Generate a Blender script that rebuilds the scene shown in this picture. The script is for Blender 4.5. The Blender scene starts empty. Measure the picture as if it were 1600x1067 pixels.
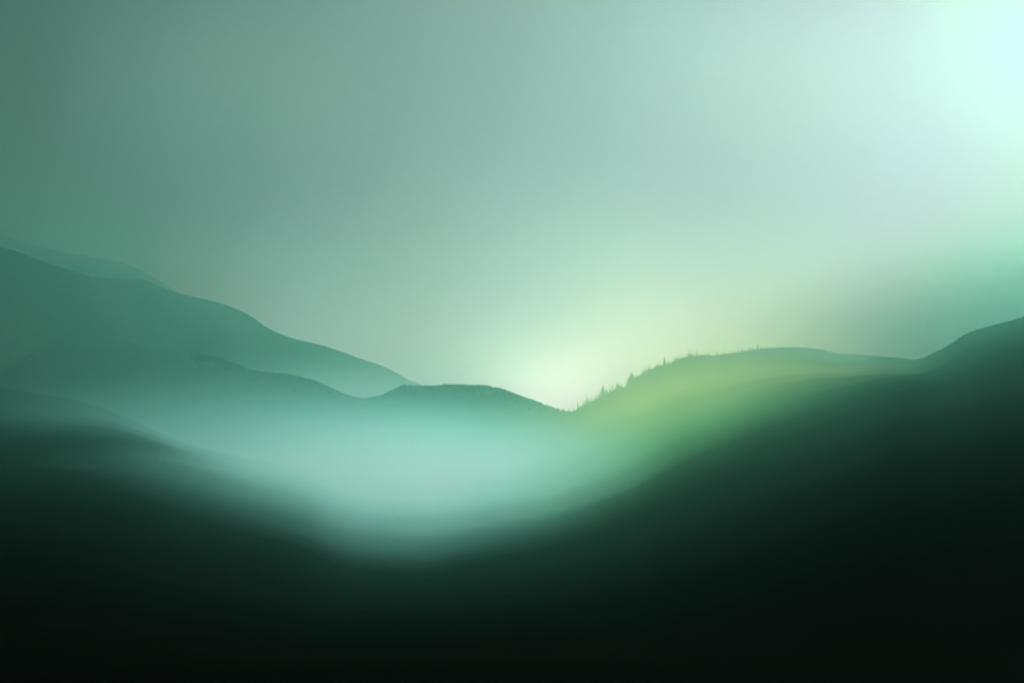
import bpy, bmesh, math, random
import numpy as np
from mathutils import Vector

random.seed(7)
rng = np.random.default_rng(7)
sc = bpy.context.scene
C = sc.collection

# ------------------------------------------------------------------ camera
FPX = 1600 * 50 / 36.0          # focal length in photo pixels
HY = 655.0                      # photo row of the level horizon
cd = bpy.data.cameras.new('camera')
cd.sensor_width = 36.0
cd.lens = 50.0
cd.shift_y = (HY - 533.5) / 1600.0
cd.clip_start = 0.1
cd.clip_end = 60000.0
cam = bpy.data.objects.new('camera', cd)
C.objects.link(cam)
cam.location = (0, 0, 0)
cam.rotation_euler = (math.radians(90), 0, 0)
sc.camera = cam

# ------------------------------------------------------------- sun and sky
SUN_EL, SUN_AZ = math.radians(36), math.radians(28)   # behind the cloud, upper right
BASE = (0.015, 0.04, 0.032)
SKY_STRENGTH = 0.05
# bright and dark reaches of the overcast, unseen ones above the view added to light the mist: direction x y z, tightness, r g b
LOBES = [
    (-0.5750, 0.7517, 0.3230, 12, 0.3291, 0.8890, 0.5856),
    (-0.6028, 0.7879, 0.1259, 12, -0.1639, -0.4588, -0.2224),
    (0.5750, 0.7517, 0.3230, 12, 3.1927, 1.1773, 2.7584),
    (0.6028, 0.7879, 0.1259, 12, -1.6542, -0.5464, -1.5909),
    (-0.4322, 0.7388, 0.5170, 12, -0.6463, -1.1261, -0.7826),
    (-0.2991, 0.7818, 0.5471, 12, 0.9932, 1.3446, 1.0192),
    (-0.1459, 0.8106, 0.5672, 12, -0.4293, -0.5395, -0.4810),
    (0.0184, 0.8192, 0.5732, 12, -0.7688, -0.6197, -0.5881),
    (0.1813, 0.8058, 0.5638, 12, 1.0714, 0.9665, 0.9859),
    (0.3306, 0.7733, 0.5411, 12, 0.9149, 0.6059, 0.7225),
    (0.4587, 0.7281, 0.5095, 12, -2.2045, -0.8607, -1.5920),
    (-0.3920, 0.8711, 0.2959, 60, -0.2265, -0.9022, -0.6363),
    (-0.4008, 0.8907, 0.2144, 60, 0.1925, 0.6241, 0.3609),
    (-0.4065, 0.9034, 0.1362, 60, 0.1355, 0.6708, -0.2210),
    (-0.3044, 0.9019, 0.3064, 60, 0.4497, 1.1016, 1.3280),
    (-0.3118, 0.9238, 0.2224, 60, -0.6453, 0.2447, -0.0638),
    (-0.3166, 0.9380, 0.1414, 60, -0.0413, -3.2353, -1.4912),
    (-0.2084, 0.9261, 0.3146, 60, -0.2920, -1.9797, -1.7815),
    (-0.2137, 0.9498, 0.2287, 60, 0.5056, 1.7280, -0.1922),
    (-0.2172, 0.9652, 0.1455, 60, -0.0064, 1.2597, 2.4108),
    (-0.1059, 0.9415, 0.3199, 60, -0.3305, 1.2050, 2.4722),
    (-0.1087, 0.9665, 0.2327, 60, -0.5315, -2.9721, -3.0416),
    (-0.1106, 0.9828, 0.1482, 60, 1.3962, 2.4740, 2.2926),
    (0.0000, 0.9468, 0.3217, 60, 1.6985, 1.2065, 0.6247),
    (0.0000, 0.9722, 0.2341, 60, -1.5870, -0.8090, -1.6776),
    (0.0000, 0.9888, 0.1491, 60, -0.1592, 0.4430, 0.6903),
    (0.1059, 0.9415, 0.3199, 60, -1.3764, -2.0994, -3.4166),
    (0.1087, 0.9665, 0.2327, 60, 1.1635, 1.5058, 5.0191),
    (0.1106, 0.9828, 0.1482, 60, 0.4868, -1.9680, -2.2073),
    (0.2084, 0.9261, 0.3146, 60, -1.3017, -0.0325, 0.4091),
    (0.2137, 0.9498, 0.2287, 60, 2.4191, 4.3904, 3.6521),
    (0.2172, 0.9652, 0.1455, 60, -2.1130, -0.9018, -6.9113),
    (0.3044, 0.9019, 0.3064, 60, -0.3059, -5.6896, -2.6195),
    (0.3118, 0.9238, 0.2224, 60, 2.0271, 1.0596, 0.7305),
    (0.3166, 0.9380, 0.1414, 60, -2.5035, -2.4026, 2.1397),
    (0.3920, 0.8711, 0.2959, 60, -1.2777, 2.9856, 0.3439),
    (0.4008, 0.8907, 0.2144, 60, 1.0514, 3.4911, -1.1601),
    (0.4065, 0.9034, 0.1362, 60, -0.0298, -2.8336, 2.6812),
    (-0.4092, 0.9093, 0.0757, 110, -0.0492, 0.2424, 0.8856),
    (-0.3525, 0.9326, 0.0776, 110, 0.0266, 0.3180, -0.2924),
    (-0.2917, 0.9532, 0.0794, 110, 0.0031, 0.5252, -0.3183),
    (-0.2271, 0.9705, 0.0808, 110, -0.1119, -0.2235, 0.3049),
    (-0.1594, 0.9838, 0.0819, 110, -0.6677, -1.4260, -2.2655),
    (-0.0893, 0.9926, 0.0826, 110, -0.1797, -0.5713, 0.0607),
    (-0.0179, 0.9964, 0.0829, 110, 0.1561, -0.0299, 0.2614),
    (0.0537, 0.9951, 0.0828, 110, -0.1057, 0.2061, -1.2732),
    (0.1246, 0.9888, 0.0823, 110, -0.2672, 0.2680, 3.3762),
    (0.1936, 0.9777, 0.0814, 110, 0.6161, -1.5082, -1.5121),
    (0.2598, 0.9623, 0.0801, 110, -0.0415, 1.8468, 3.1885),
    (0.3226, 0.9433, 0.0785, 110, 1.1770, 0.3611, -0.1122),
    (0.3814, 0.9212, 0.0767, 110, 0.9058, -1.2622, -3.4204),
    (0.4359, 0.8969, 0.0747, 110, -0.3912, 1.6639, -0.0441),
    (-0.1770, 0.9835, 0.0376, 260, 0.4230, 0.5290, 0.2816),
    (-0.1073, 0.9935, 0.0380, 260, 0.1950, 0.8969, 1.0065),
    (-0.0449, 0.9983, 0.0382, 260, 0.1020, -0.9286, -1.7476),
    (0.0000, 0.9993, 0.0382, 260, 0.2036, 1.9690, 2.8209),
    (0.0449, 0.9983, 0.0382, 260, 0.2336, -2.5934, -1.7546),
    (0.0896, 0.9953, 0.0381, 260, 0.8542, 4.7347, 1.1764),
    (0.1337, 0.9903, 0.0379, 260, -0.2066, -3.3805, 0.2410),
    (0.1856, 0.9819, 0.0376, 260, 1.1568, 3.8910, -0.7889),
    (0.2360, 0.9711, 0.0371, 260, -0.4963, -1.6932, 1.4889),
    (0.2845, 0.9580, 0.0366, 260, 1.3884, 0.5434, -2.1553),
    (0.3310, 0.9429, 0.0361, 260, -1.5952, 0.7579, 1.5335),
    (0.0360, 0.9993, 0.0067, 600, 3.2620, 1.7028, 2.3081),
    (-0.0045, 0.9997, 0.0247, 700, -0.0689, 0.6533, 0.1274),
    (0.0225, 0.9993, 0.0315, 700, -0.6138, -1.0678, -0.8073),
    (0.0539, 0.9981, 0.0292, 700, -1.0232, -0.5479, -0.4780),
    (0.0807, 0.9959, 0.0403, 700, 0.3367, 0.1427, 0.1164),
    (0.0315, 0.9994, 0.0135, 700, -0.4775, 0.9598, 0.0031),
]
w = bpy.data.worlds.new('World')
sc.world = w
w.use_nodes = True
nt = w.node_tree
nt.nodes.clear()
N, LK = nt.nodes, nt.links
out = N.new('ShaderNodeOutputWorld')
tc = N.new('ShaderNodeTexCoord')
acc = None
for (x, y, z, k, r, g, b) in LOBES:
    dp = N.new('ShaderNodeVectorMath'); dp.operation = 'DOT_PRODUCT'
    LK.new(tc.outputs['Generated'], dp.inputs[0]); dp.inputs[1].default_value = (x, y, z)
    m = N.new('ShaderNodeMath'); m.operation = 'MULTIPLY_ADD'
    LK.new(dp.outputs['Value'], m.inputs[0]); m.inputs[1].default_value = k; m.inputs[2].default_value = -k
    e = N.new('ShaderNodeMath'); e.operation = 'EXPONENT'
    LK.new(m.outputs[0], e.inputs[0])
    a = N.new('ShaderNodeVectorMath'); a.operation = 'MULTIPLY_ADD'
    LK.new(e.outputs[0], a.inputs[0]); a.inputs[1].default_value = (r, g, b)
    if acc is None:
        a.inputs[2].default_value = BASE
    else:
        LK.new(acc.outputs[0], a.inputs[2])
    acc = a
clampv = N.new('ShaderNodeVectorMath'); clampv.operation = 'MAXIMUM'
LK.new(acc.outputs[0], clampv.inputs[0]); clampv.inputs[1].default_value = (0.006, 0.015, 0.012)
bg1 = N.new('ShaderNodeBackground')
LK.new(clampv.outputs[0], bg1.inputs['Color']); bg1.inputs['Strength'].default_value = 1.0
sky = N.new('ShaderNodeTexSky')
sky.sky_type = 'NISHITA'
sky.sun_disc = False
sky.sun_elevation = SUN_EL
sky.sun_rotation = SUN_AZ
tint = N.new('ShaderNodeVectorMath'); tint.operation = 'MULTIPLY'
LK.new(sky.outputs[0], tint.inputs[0]); tint.inputs[1].default_value = (0.09, 0.16, 0.10)   # what the cloud lets through
bg2 = N.new('ShaderNodeBackground')
LK.new(tint.outputs[0], bg2.inputs['Color']); bg2.inputs['Strength'].default_value = SKY_STRENGTH
add = N.new('ShaderNodeAddShader')
LK.new(bg1.outputs[0], add.inputs[0]); LK.new(bg2.outputs[0], add.inputs[1])
LK.new(add.outputs[0], out.inputs['Surface'])
w.cycles.sampling_method = 'MANUAL'
w.cycles.sample_map_resolution = 512

ld = bpy.data.lights.new('sun', 'SUN')
ld.energy = 3.9
ld.angle = math.radians(6)
ld.color = (0.68, 1.0, 0.92)
sun = bpy.data.objects.new('sun', ld)
C.objects.link(sun)
sd = Vector((math.sin(SUN_AZ) * math.cos(SUN_EL), math.cos(SUN_AZ) * math.cos(SUN_EL), math.sin(SUN_EL)))
sun.rotation_euler = sd.to_track_quat('Z', 'Y').to_euler()

sc.view_settings.view_transform = 'Standard'
sc.view_settings.look = 'None'
sc.view_settings.exposure = 0.0
sc.view_settings.gamma = 1.0
sc.render.engine = 'CYCLES'
sc.cycles.use_denoising = True
sc.cycles.denoising_prefilter = 'ACCURATE'
sc.cycles.use_adaptive_sampling = False
sc.cycles.volume_bounces = 6
sc.cycles.max_bounces = 8
sc.cycles.volume_step_rate = 1.0
sc.cycles.volume_max_steps = 64

# ------------------------------------------------------------------ helpers
def tag(o, label=None, cat=None, group=None, kind=None):
    if label: o['label'] = label
    if cat: o['category'] = cat
    if group: o['group'] = group
    if kind: o['kind'] = kind
    return o


def mesh_obj(name, verts, faces, mat, parent=None, smooth=True):
    me = bpy.data.meshes.new(name)
    me.from_pydata([tuple(v) for v in verts], [], faces)
    me.validate()
    if smooth:
        me.shade_smooth()
    me.materials.append(mat)
    o = bpy.data.objects.new(name, me)
    C.objects.link(o)
    o.parent = parent
    return o


def ground_mat(name, c1, c2, scale):
    m = bpy.data.materials.new(name)
    m.use_nodes = True
    n, l = m.node_tree.nodes, m.node_tree.links
    p = n['Principled BSDF']
    p.inputs['Roughness'].default_value = 0.95
    p.inputs['Specular IOR Level'].default_value = 0.0
    t = n.new('ShaderNodeTexCoord')
    nz = n.new('ShaderNodeTexNoise'); nz.inputs['Scale'].default_value = scale
    nz.inputs['Detail'].default_value = 6
    l.new(t.outputs['Object'], nz.inputs['Vector'])
    r = n.new('ShaderNodeValToRGB')
    r.color_ramp.elements[0].position = 0.35; r.color_ramp.elements[0].color = (*c1, 1)
    r.color_ramp.elements[1].position = 0.7; r.color_ramp.elements[1].color = (*c2, 1)
    l.new(nz.outputs['Fac'], r.inputs['Fac'])
    l.new(r.outputs['Color'], p.inputs['Base Color'])
    return m


def pchip(xs, ys, xq):
    """monotone cubic interpolation with linear ends"""
    xs = np.asarray(xs, float); ys = np.asarray(ys, float); xq = np.asarray(xq, float)
    h = np.diff(xs); dl = np.diff(ys) / h
    m = np.zeros(len(xs))
    m[0], m[-1] = dl[0], dl[-1]
    for i in range(1, len(xs) - 1):
        if dl[i - 1] * dl[i] > 0:
            w1 = 2 * h[i] + h[i - 1]; w2 = h[i] + 2 * h[i - 1]
            m[i] = (w1 + w2) / (w1 / dl[i - 1] + w2 / dl[i])
    k = np.clip(np.searchsorted(xs, xq) - 1, 0, len(xs) - 2)
    t = (xq - xs[k]) / h[k]
    tt = np.clip(t, 0, 1)
    v = ((2 * tt**3 - 3 * tt**2 + 1) * ys[k] + (tt**3 - 2 * tt**2 + tt) * h[k] * m[k]
         + (-2 * tt**3 + 3 * tt**2) * ys[k + 1] + (tt**3 - tt**2) * h[k] * m[k + 1])
    return v + np.where(t < 0, t * h[k] * m[k], 0) + np.where(t > 1, (t - 1) * h[k] * m[k + 1], 0)


def vnoise(x, y, seed=0):
    """smooth value noise, arrays in, about -1..1"""
    x = np.asarray(x, float); y = np.asarray(y, float)
    xi = np.floor(x).astype(int); yi = np.floor(y).astype(int)
    fx = x - xi; fy = y - yi
    fx = fx * fx * (3 - 2 * fx); fy = fy * fy * (3 - 2 * fy)
    def hsh(a, b):
        n = (a * 374761393 + b * 668265263 + seed * 974711) & 0x7fffffff
        n = ((n ^ (n >> 13)) * 1274126177) & 0x7fffffff
        return ((n ^ (n >> 16)) & 0xffff) / 32767.5 - 1
    a, b, c, d = hsh(xi, yi), hsh(xi + 1, yi), hsh(xi, yi + 1), hsh(xi + 1, yi + 1)
    return (a * (1 - fx) + b * fx) * (1 - fy) + (c * (1 - fx) + d * fx) * fy


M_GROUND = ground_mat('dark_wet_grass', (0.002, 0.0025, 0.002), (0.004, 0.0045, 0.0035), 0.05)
M_WOOD = ground_mat('forest_cover', (0.012, 0.028, 0.016), (0.030, 0.055, 0.028), 0.02)
M_FAR = ground_mat('far_forest_cover', (0.015, 0.03, 0.02), (0.035, 0.06, 0.035), 0.006)

# ------------------------------------------------------------------- ground
# each column: photo x, then rows (photo y, metres ahead) down the near slope up to its crest
R1 = [(872, 648), (896, 643), (910, 635), (925, 628), (941, 620), (957, 611), (971, 606), (980, 604),
      (987, 597), (995, 590), (1003, 586), (1014, 580), (1025, 574), (1038, 571), (1050, 567), (1060, 562),
      (1076, 557), (1090, 556), (1110, 556), (1130, 554), (1150, 551), (1165, 549), (1183, 546), (1200, 545),
      (1225, 544), (1250, 544), (1280, 547), (1300, 551), (1330, 554), (1370, 556), (1400, 559), (1425, 562),
      (1442, 558), (1460, 549), (1485, 536), (1510, 520), (1535, 511), (1560, 504), (1590, 496), (1620, 484), (1750, 450), (2200, 400)]
COLS = [
    (-500, [(1067, 20), (1010, 36), (938, 59), (864, 97), (792, 177), (720, 360), (647, 704), (575, 1179), (500, 1850)]),
    (10, [(1067, 20), (1010, 36), (950, 59), (889, 97), (829, 177), (769, 360), (708, 704), (648, 1179), (606, 1850)]),
    (150, [(1067, 20), (1010, 38), (954, 63), (898, 105), (842, 187), (786, 348), (729, 611), (673, 1035), (634, 1700)]),
    (300, [(1067, 20), (1010, 40), (962, 73), (915, 128), (867, 230), (820, 376), (772, 530), (724, 781), (694, 1450)]),
    (450, [(1067, 20), (1010, 48), (967, 91), (924, 166), (880, 289), (837, 432), (794, 573), (751, 821), (725, 1350)]),
    (560, [(1067, 20), (1010, 52), (968, 118), (927, 232), (885, 392), (843, 528), (801, 685), (760, 956), (735, 1400)]),
    (650, [(1067, 20), (1010, 48), (969, 108), (927, 230), (886, 402), (845, 543), (804, 699), (762, 987), (738, 1500)]),
    (760, [(1067, 20), (1010, 44), (965, 97), (921, 205), (876, 374), (832, 537), (787, 714), (742, 1035), (716, 1700)]),
    (880, [(1067, 20), (1010, 40), (955, 87), (900, 200), (845, 406), (790, 607), (735, 840), (681, 1210), (648, 2000)]),
    (980, [(1067, 20), (1010, 37), (948, 73), (887, 161), (825, 348), (764, 575), (702, 804), (641, 1216), (604, 2050)]),
    (1080, [(1067, 20), (1010, 33), (941, 59), (873, 120), (804, 263), (735, 498), (666, 754), (598, 1179), (557, 2050)]),
    (1200, [(1067, 20), (1010, 29), (939, 44), (869, 76), (798, 156), (728, 334), (657, 607), (587, 1016), (545, 2000)]),
    (1320, [(1067, 20), (1010, 26), (941, 33), (871, 50), (802, 89), (733, 186), (663, 393), (594, 784), (553, 1850)]),
    (1450, [(1067, 20), (1010, 24), (941, 29), (872, 38), (803, 56), (734, 103), (665, 221), (596, 496), (555, 1250)]),
    (1580, [(1067, 20), (1010, 24), (932, 29), (855, 37), (777, 54), (700, 102), (622, 236), (545, 485), (499, 1050)]),
    (2200, [(1067, 20), (1010, 24), (917, 29), (827, 37), (735, 54), (644, 102), (552, 236), (461, 485), (400, 1050)]),
]
BACK = [(160, -0.06), (500, -0.10), (1000, -0.10)]


def col_points(px):
    xs = [c[0] for c in COLS]
    pts = []
    n = len(COLS[0][1])
    for k in range(n):
        y = float(pchip(xs, [c[1][k][0] for c in COLS], [px])[0])
        d = math.exp(float(pchip(xs, [math.log(c[1][k][1]) for c in COLS], [px])[0]))
        pts.append([y, d])
    if R1[0][0] <= px:
        t = min(1, (px - 872) / 30.0)
        yr = float(pchip([p[0] for p in R1], [p[1] for p in R1], [min(px, 2400)])[0])
        pts[-1][0] = yr
    yc, dc = pts[-1]
    yl, dl = pts[-2]
    gap = max(4.0, min(12.0, 0.30 * (yl - yc)))
    d1 = max(dl * 1.06, 0.80 * dc)
    pts[-1:] = [[yc + gap, d1], [yc + 0.25 * gap, (d1 * dc) ** 0.5], [yc, dc]]
    return pts


def ground_profile(px):
    pts = col_points(px)
    ds = [0.6, 8.0]
    near_z = (HY - pts[0][0]) / FPX * pts[0][1]
    zs = [-1.7, 0.5 * (near_z - 1.7)]
    for (y, d) in pts:
        ds.append(d); zs.append((HY - y) / FPX * d)
    dc, zc = ds[-1], zs[-1]
    for (dd, s) in BACK:
        zc = max(-230.0, zs[-1] + (dd - (ds[-1] - dc)) * s * 1.0)
        ds.append(dc + dd); zs.append(zc)
    ds.append(4100.0); zs.append(-235.0)
    return ds, zs


NV = [4, 6] + [14] * (len(COLS[0][1]) - 1) + [8, 8] + [6, 8, 8, 8]


def build_ground():
    rows = None
    azs = list(np.radians(np.linspace(-24, 24, 520)))
    azs = list(np.radians(np.linspace(-180, -25, 50))) + azs + list(np.radians(np.linspace(25, 178, 50)))
    verts = []
    for az in azs:
        a = max(-0.45, min(0.45, az))
        px = 800 + FPX * math.tan(a)
        ds, zs = ground_profile(px)
        dq = []
        for i, n in enumerate(NV):
            t = np.linspace(0, 1, n, endpoint=False)
            dq += list(np.exp(np.log(ds[i]) * (1 - t) + np.log(ds[i + 1]) * t))
        dq.append(ds[-1])
        dq = np.array(dq)
        slope = pchip(np.log(ds), np.array(zs) / np.array(ds), np.log(dq))   # no false crests between the given points
        zq = slope * dq
        r = dq / math.cos(a)
        X = r * math.sin(az); Y = r * math.cos(az)
        amp = np.clip(dq / 900.0, 0, 1) * 1.2
        zz = zq + amp * vnoise(X / 60, Y / 60, 3) + 0.25 * np.clip(dq / 200, 0, 1) * vnoise(X / 14, Y / 14, 4)
        verts.append(np.stack([X, Y, zz], 1))
    nr = len(verts[0]); nc = len(verts)
    V = np.concatenate(verts)
    F = []
    for i in range(nc):
        j = (i + 1) % nc
        for k in range(nr - 1):
            F.append((i * nr + k, j * nr + k, j * nr + k + 1, i * nr + k + 1))
    V = np.vstack([V, [[0, 0, -1.7]]])
    c = len(V) - 1
    for i in range(nc):
        F.append((c, ((i + 1) % nc) * nr, i * nr))
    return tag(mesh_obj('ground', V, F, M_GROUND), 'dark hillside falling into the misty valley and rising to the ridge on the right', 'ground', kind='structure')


ground = build_ground()


# -------------------------------------------------------------------- hills
def ridge(name, crest, depth_f, depth_b, mat, label, nx=420, rough=1.0, seed=1, nt_=40, foot=-240.0, radial=False):
    """crest: (photo x, photo y, metres ahead); a real ridge with a front and a back flank"""
    xs = [c[0] for c in crest]
    q = np.linspace(xs[0], xs[-1], nx)
    yq = pchip(xs, [c[1] for c in crest], q)
    dq = pchip(xs, [c[2] for c in crest], q)
    X0 = (q - 800) / FPX * dq
    Z0 = (HY - yq) / FPX * dq
    # smooth profile from front foot over the crest to back foot
    tf = -np.linspace(1, 0, nt_, endpoint=False) ** 1.6
    tb = np.linspace(0, 1, nt_ // 2) ** 1.6
    T = np.concatenate([tf, tb])
    V = []
    for t in T:
        if t < 0:
            off = t * depth_f
            g = -t
        else:
            off = t * depth_b
            g = t
        fall = g ** 1.25
        base = foot if t < 0 else -240.0
        Z = Z0 + (base - Z0) * fall
        Y = dq + off
        Xp = X0 * (Y / dq) if radial else X0
        nz = rough * (6 * g * vnoise(X0 / 160, Y / 160, seed) * 4 + 1.0 * vnoise(X0 / 22, Y / 22, seed + 5) * min(1, g * 12 + 0.25))
        V.append(np.stack([Xp, Y, Z + nz], 1))
    nr = len(T)
    V = np.concatenate(V)
    F = []
    for k in range(nr - 1):
        for i in range(nx - 1):
            F.append((k * nx + i, k * nx + i + 1, (k + 1) * nx + i + 1, (k + 1) * nx + i))
    o = mesh_obj(name, V, F, mat)
    return tag(o, label, 'hill', kind='structure')


hill_b = ridge('hill', [(-150, 480, 2296), (100, 505, 2296), (250, 545, 2255), (350, 567, 2214), (400, 585, 2214), (455, 591, 2214), (490, 600, 2214),
                        (530, 617, 2214), (565, 628, 2214), (590, 626, 2214), (612, 615, 2214), (633, 608, 2214), (660, 609, 2214), (700, 608, 2214),
                        (740, 609, 2197), (770, 612, 2173), (800, 621, 2132), (830, 632, 2091), (860, 643, 2050), (880, 649, 2008),
                        (960, 670, 1967), (1100, 700, 1967)], 1100, 900, M_WOOD,
               'wooded middle ridge rising out of the bright valley mist', seed=11)
hill_c = ridge('hill', [(-300, 340, 1625), (-100, 365, 1739), (0, 386, 2000), (30, 394, 2078), (60, 406, 2156), (100, 419, 2260), (150, 433, 2390), (190, 436, 2494),
                        (222, 437, 2578), (250, 448, 2651), (275, 457, 2716), (300, 463, 2781), (345, 474, 2898), (385, 490, 3002),
                        (420, 513, 3093), (450, 526, 3171), (480, 534, 3250), (505, 540, 3250), (530, 548, 3250), (565, 561, 3250),
                        (600, 573, 3250), (620, 583, 3250), (640, 594, 3250), (660, 602, 3250), (690, 614, 3250), (800, 650, 3250)], 900, 500, M_FAR,
               'long far mountain ridge sloping down from the left', seed=21, rough=0.8)
hill_d = ridge('hill', [(-300, 330, 3930), (-100, 350, 3930), (0, 366, 3930), (60, 385, 3930), (110, 396, 3930), (160, 405, 3930), (200, 414, 3930), (235, 430, 3930),
                        (270, 452, 3930), (330, 500, 3930), (500, 620, 3930)], 900, 180, M_FAR,
               'faint farthest ridge just showing above the left mountain', seed=31, rough=0.6)

# -------------------------------------------------------------------- haze
def volume_mat(name, color, absorb, aniso, density):
    m = bpy.data.materials.new(name)
    m.use_nodes = True
    n, l = m.node_tree.nodes, m.node_tree.links
    n.clear()
    o = n.new('ShaderNodeOutputMaterial')
    v = n.new('ShaderNodeVolumePrincipled')
    v.inputs['Color'].default_value = (*color, 1)
    v.inputs['Absorption Color'].default_value = (*absorb, 1)
    v.inputs['Anisotropy'].default_value = aniso
    v.inputs['Density'].default_value = density
    l.new(v.outputs[0], o.inputs['Volume'])
    return m, n, l, v


BOXY1, BOXZ1 = 4150.0, 470.0


def haze_box():
    x, y0, y1, z0, z1 = 5200, -1500, BOXY1, -262, BOXZ1
    V = [(a, b, c) for a in (-x, x) for b in (y0, y1) for c in (z0, z1)]
    F = [(0, 1, 3, 2), (4, 6, 7, 5), (0, 4, 5, 1), (2, 3, 7, 6), (0, 2, 6, 4), (1, 5, 7, 3)]
    m, *_ = volume_mat('haze_air', HAZE_COL, HAZE_ABS, HAZE_G, HAZE_D)
    o = mesh_obj('haze', V, F, m, smooth=False)
    return tag(o, 'pale green haze filling the whole valley', 'haze', kind='stuff')


def mist_bank(px, py, d, rx, ry, rz, density, color, absorb, g, label, tilt=0.0, soft=2.0):
    """a soft lens of mist, thick at its heart and thinning to nothing at its rim"""
    bm = bmesh.new()
    bmesh.ops.create_icosphere(bm, subdivisions=4, radius=1.0)
    me = bpy.data.meshes.new('mist_bank')
    bm.to_mesh(me); bm.free()
    m, n, l, v = volume_mat('mist_bank_air', color, absorb, g, 0.0)
    t = n.new('ShaderNodeTexCoord')
    ln = n.new('ShaderNodeVectorMath'); ln.operation = 'DOT_PRODUCT'
    l.new(t.outputs['Object'], ln.inputs[0]); l.new(t.outputs['Object'], ln.inputs[1])
    a = n.new('ShaderNodeMath'); a.operation = 'SUBTRACT'; a.use_clamp = True
    a.inputs[0].default_value = 1.0; l.new(ln.outputs['Value'], a.inputs[1])
    p = n.new('ShaderNodeMath'); p.operation = 'POWER'
    l.new(a.outputs[0], p.inputs[0]); p.inputs[1].default_value = soft
    q = n.new('ShaderNodeMath'); q.operation = 'MULTIPLY'
    l.new(p.outputs[0], q.inputs[0]); q.inputs[1].default_value = density
    l.new(q.outputs[0], v.inputs['Density'])
    me.materials.append(m)
    o = bpy.data.objects.new('mist_bank', me)
    C.objects.link(o)
    o.location = ((px - 800) / FPX * d, d, (HY - py) / FPX * d)
    o.scale = (rx, ry, rz)
    o.rotation_euler = (0, math.radians(tilt), 0)
    return tag(o, label, 'mist', kind='stuff')


HAZE_COL = (0.44, 1.0, 0.83)
HAZE_ABS = (0.2, 0.2, 0.2)
HAZE_G = 0.90
HAZE_D = 3.7e-4
haze_box()
MIST = (0.56, 1.0, 0.93)
mist_bank(650, 808, 840, 220, 590, 86, 1.4e-2, MIST, (1, 1, 1), 0.68,
          'bright heart of the valley mist, pooled lowest in front of the middle ridge', soft=3.0)
mist_bank(400, 710, 1200, 340, 420, 96, 2.8e-3, (0.52, 1.0, 1.0), (1, 1, 1), 0.5,
          'thin bluish mist spreading left below the far mountain', soft=3.0)
mist_bank(560, 630, 2720, 560, 330, 115, 2.6e-3, (0.95, 1.0, 0.95), (1, 1, 1), 0.5,
          'pale mist filling the gap between the middle ridge and the far mountain', soft=2.5)
mist_bank(1105, 670, 1030, 175, 500, 88, 3.9e-3, (1.0, 0.84, 0.24), (0.2, 0.2, 0.2), 0.65,  # sunlit glow on the ridge tinted into the scatter colour
          'faint mist clinging to the wooded right ridge, the yellow green glow put into its colour', soft=3.0)
mist_bank(1070, 760, 720, 190, 360, 80, 3.4e-3, (0.42, 1.0, 0.32), (1, 1, 1), 0.6,  # lower, greener part of the glow, tinted into the mist itself
          'thin mist low on the slope below the right ridge, its green light put into the colour', soft=2.8)
mist_bank(1730, 555, 1500, 520, 420, 160, 9.0e-3, (0.26, 0.31, 0.29), (0.0, 0.0, 0.0), 0.3,  # low scatter colour stands for mist in shade and darkens the sky behind
          'grey green mist behind the dark hill at the right, shade put into its colour', soft=3.0)
mist_bank(20, 500, 1450, 560, 420, 170, 1.2e-4, (0.60, 0.75, 1.0), (0.2, 0.2, 0.2), 0.5,
          'very thin blue mist hanging before the left mountain', soft=2.0)


# ------------------------------------------------------------------- trees
def leaf_mat(name, c1, c2, scale):
    return ground_mat(name, c1, c2, scale)


M_NEEDLE = leaf_mat('conifer_needles', (0.018, 0.035, 0.020), (0.045, 0.075, 0.035), 1.5)
M_BARK = leaf_mat('bark', (0.03, 0.025, 0.02), (0.07, 0.055, 0.045), 3.0)


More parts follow.
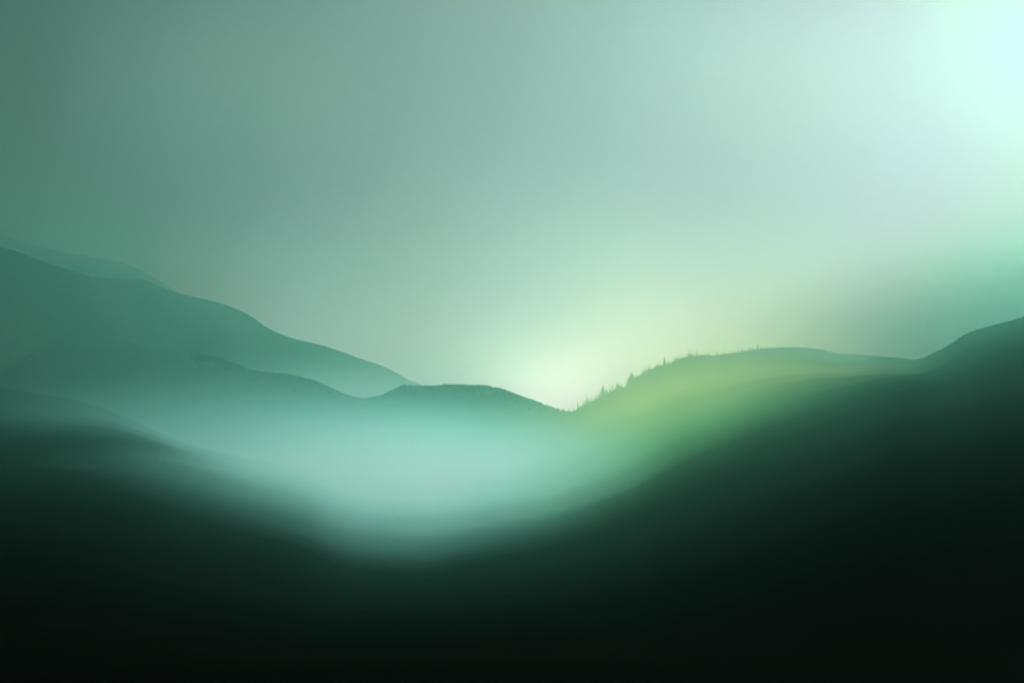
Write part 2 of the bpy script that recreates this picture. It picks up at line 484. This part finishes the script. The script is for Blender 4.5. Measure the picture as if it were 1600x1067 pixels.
def conifer_meshes(k):
    """one conifer of height 1: a tapered trunk, and whorls of drooping boughs made of small needle sprays"""
    r = random.Random(100 + k)
    V, F = [], []
    n = 7
    lean = (r.uniform(-.02, .02), r.uniform(-.02, .02))
    for z, rad in ((-.06, .022), (.25, .016), (.6, .010), (.98, .002)):
        for i in range(n):
            a = 2 * math.pi * i / n
            V.append((rad * math.cos(a) + lean[0] * z, rad * math.sin(a) + lean[1] * z, z))
    for s in range(3):
        for i in range(n):
            j = (i + 1) % n
            F.append((s * n + i, s * n + j, (s + 1) * n + j, (s + 1) * n + i))
    trunk = bpy.data.meshes.new('trunk'); trunk.from_pydata(V, [], F); trunk.materials.append(M_BARK); trunk.shade_smooth()
    V, F = [], []
    wide = (.17, .20, .13, .23, .10, .18)[k % 6]
    low = (.10, .16, .08, .12, .06, .22)[k % 6]
    z = low
    gap = r.uniform(.026, .036)
    while z < .985:
        t = (z - low) / (1 - low)
        reach = wide * (1 - t) ** r.uniform(.75, .95) * r.uniform(.7, 1.15) + .012
        nb = max(5, int(10 * (1 - t) + 4))
        a0 = r.uniform(0, 6.28)
        for b in range(nb):
            if r.random() < .12:
                continue
            a = a0 + 2 * math.pi * b / nb + r.uniform(-.25, .25)
            L = reach * r.uniform(.65, 1.2)
            droop = r.uniform(.15, .55) * (1 - .6 * t)
            ca, sa = math.cos(a), math.sin(a)
            m = 4
            for s in range(m):
                f0, f1 = s / m, (s + 1) / m
                for side in (-1, 1):
                    wd = L * .62 * (1 - f0) ** .7 * r.uniform(.6, 1.2) + .004
                    p0 = (ca * L * f0, sa * L * f0, z - droop * L * f0 * f0 + .012 * f0)
                    p1 = (ca * L * f1, sa * L * f1, z - droop * L * f1 * f1 + .012 * f1)
                    q = (ca * L * (f1 + .05) - side * sa * wd, sa * L * (f1 + .05) + side * ca * wd,
                         z - droop * L * f1 - r.uniform(.0, .02))
                    i0 = len(V)
                    V += [tuple(p[c] + (lean[c] * z if c < 2 else 0) for c in range(3)) for p in (p0, p1, q)]
                    F.append((i0, i0 + 1, i0 + 2))
        z += gap * r.uniform(.8, 1.2) * (1 - .45 * t)
    i0 = len(V)
    V += [(lean[0] - .006, lean[1], .95), (lean[0] + .006, lean[1], .95), (lean[0], lean[1], 1.03)]
    F.append((i0, i0 + 1, i0 + 2))
    crown = bpy.data.meshes.new('crown'); crown.from_pydata(V, [], F); crown.materials.append(M_NEEDLE)
    return trunk, crown


PROTO = [conifer_meshes(k) for k in range(6)]
ONES = ['', 'first', 'second', 'third', 'fourth', 'fifth', 'sixth', 'seventh', 'eighth', 'ninth', 'tenth', 'eleventh', 'twelfth',
        'thirteenth', 'fourteenth', 'fifteenth', 'sixteenth', 'seventeenth', 'eighteenth', 'nineteenth']
TENS = {20: 'twentieth', 30: 'thirtieth', 40: 'fortieth', 50: 'fiftieth', 60: 'sixtieth', 70: 'seventieth', 80: 'eightieth', 90: 'ninetieth'}
TENP = {20: 'twenty', 30: 'thirty', 40: 'forty', 50: 'fifty', 60: 'sixty', 70: 'seventy', 80: 'eighty', 90: 'ninety'}


def ordinal(n):
    if n == 100:
        return 'hundredth'
    if n > 100:
        return 'hundred and ' + ordinal(n - 100)
    if n < 20:
        return ONES[n]
    t = n // 10 * 10
    return TENS[t] if n == t else TENP[t] + ' ' + ONES[n - t]


# photo x, photo y of the tip, spread (0 narrow .. 2 broad)
TREES = [(872.6, 641.5, 0), (881, 636.5, 1), (884.5, 639.5, 1), (888, 637, 2), (892, 638.5, 1), (896, 636.5, 1), (902, 628, 0), (905, 631, 1),
         (910, 626, 0), (913.5, 624.5, 1), (917, 616.5, 0), (920, 622, 1), (924, 619.5, 1), (928, 620.5, 0), (931, 616.5, 1), (935, 615, 1),
         (938, 612, 1), (941.4, 601.5, 1), (944.5, 608, 0), (948, 607.5, 2), (953, 604.5, 1), (957.5, 601.5, 0), (960.6, 602.5, 0), (964.8, 597, 2),
         (968, 600, 1), (971, 599.5, 2), (977, 602, 1), (981, 591.5, 1), (984, 588, 1), (986.8, 581, 2), (990.5, 585, 1), (995, 586, 2),
         (1002.4, 579.5, 1), (1006, 576, 2), (1009, 572.5, 0), (1014.5, 570, 2), (1018, 574, 1), (1023, 572, 2), (1028, 568, 1), (1032, 569, 2),
         (1037.7, 557.5, 0), (1043.5, 564, 1), (1048, 564, 2), (1052, 562, 1), (1056.5, 556, 1), (1060, 558.5, 2), (1065, 557, 1), (1070, 555.5, 2),
         (1076.5, 550.5, 1), (1080, 552.5, 2), (1082.5, 551.5, 0), (1088.6, 550.5, 1), (1094, 553.5, 2), (1101, 553, 2), (1107, 551.5, 1), (1115, 553.5, 2),
         (1123, 552, 2), (1130, 550, 1), (1138, 550.5, 2), (1147, 549, 2), (1155, 547.5, 1), (1161, 545.5, 1), (1168, 546, 2), (1176, 543, 1),
         (1183.5, 539, 1), (1191, 542.5, 2), (1199, 538, 1), (1203, 541.5, 1), (1214, 541.5, 2), (1228, 541.5, 2), (1240, 542, 2), (1248.5, 540, 1),
         (1254, 541.5, 1), (1268, 543.5, 2), (1286, 545.5, 2), (1304, 549, 2), (1326, 551.5, 2), (1360, 552.5, 1)]
rt = random.Random(12)
xx = 874.0
while xx < 1340:
    xx += rt.uniform(3.0, 7) * (1 + max(0, xx - 1080) / 900)
    if min(abs(xx - a[0]) for a in TREES) > 1.6:
        yy = float(pchip([p[0] for p in R1], [p[1] for p in R1], [xx])[0])
        TREES.append((round(xx, 1), round(yy - rt.uniform(2.2, 5.4), 1), rt.choice((1, 1, 2, 2, 0))))
TREES.sort()


def add_tree(px, tip, spread, idx, total):
    pts = col_points(px)
    y, d = pts[-1]
    d -= 6
    hp = y - tip
    h = (1.5 + hp * (1.5 if px > 1020 and hp < 7 else 1.1)) / FPX * d
    k = [[4, 2], [0, 5], [1, 3]][spread][idx % 2]
    r = bpy.data.objects.new('conifer_tree', None)
    C.objects.link(r)
    r.empty_display_size = 2
    r.location = ((px - 800) / FPX * d, d, (HY - y - 1.5) / FPX * d)
    r.rotation_euler = (0, 0, rng.uniform(0, 6.28))
    wide = h * (1.3, 1.15, 1.3)[spread]
    r.scale = (wide, wide, h)
    size = 'tall' if hp > 13 else ('middling' if hp > 7 else ('short' if hp > 4 else 'tiny'))
    form = ('slender', 'pointed', 'broad')[spread]
    tag(r, '%s %s conifer on the right ridge, %s from saddle' % (size, form, ordinal(idx + 1)),
        'tree', 'conifers along the crest of the right ridge')
    for nm, me in (('trunk', PROTO[k][0]), ('crown', PROTO[k][1])):
        o = bpy.data.objects.new(nm, me)
        C.objects.link(o)
        o.parent = r
    return r


for i, (px, tip, sp) in enumerate(TREES):
    add_tree(px, tip, sp, i, len(TREES))


# ------------------------------------------------------------ distant wood
def far_wood(hill, label, n, xlo, xhi, size, seed):
    """treetops crowding a far crest: too many and too small to count"""
    r = np.random.default_rng(seed)
    me = hill.data
    co = np.array([v.co[:] for v in me.vertices])
    nx = HILL_NX
    rows = co.reshape(-1, nx, 3)
    V, F = [], []
    for _ in range(n):
        c = r.uniform(0, 1)
        # crest row is the one with index nt (t = 0); spread a little to both sides
        k = HILL_CREST - int(abs(r.normal(0, 3.0)))
        k = max(2, min(rows.shape[0] - 2, k))
        f = c * (nx - 2)
        i = int(f); w_ = f - i
        p = rows[k, i] * (1 - w_) + rows[k, i + 1] * w_
        px = 800 + FPX * p[0] / p[1]
        if not (xlo < px < xhi):
            continue
        s = size * r.uniform(.5, 1.25)
        if px > 690: s *= 1.2
        m = 6
        i0 = len(V)
        hgt = s * r.uniform(1.1, 1.9)
        a0 = r.uniform(0, 6.28)
        for (zz, rr) in ((-.3, .42), (.35, .5), (.75, .3)):
            for j in range(m):
                a = a0 + 2 * math.pi * j / m
                q = rr * s * r.uniform(.75, 1.25)
                V.append((p[0] + q * math.cos(a), p[1] + q * math.sin(a), p[2] + zz * hgt))
        V.append((p[0], p[1], p[2] + hgt))
        for s_ in range(2):
            for j in range(m):
                j2 = (j + 1) % m
                F.append((i0 + s_ * m + j, i0 + s_ * m + j2, i0 + (s_ + 1) * m + j2, i0 + (s_ + 1) * m + j))
        for j in range(m):
            F.append((i0 + 2 * m + j, i0 + 2 * m + (j + 1) % m, i0 + 3 * m))
    o = mesh_obj('forest', V, F, M_WOOD, smooth=False)
    return tag(o, label, 'forest', kind='stuff')


HILL_NX, HILL_CREST = 420, 40
far_wood(hill_b, 'far wood whose treetops make a fine ragged edge on the middle ridge', 6500, 300, 900, 3.8, 5)
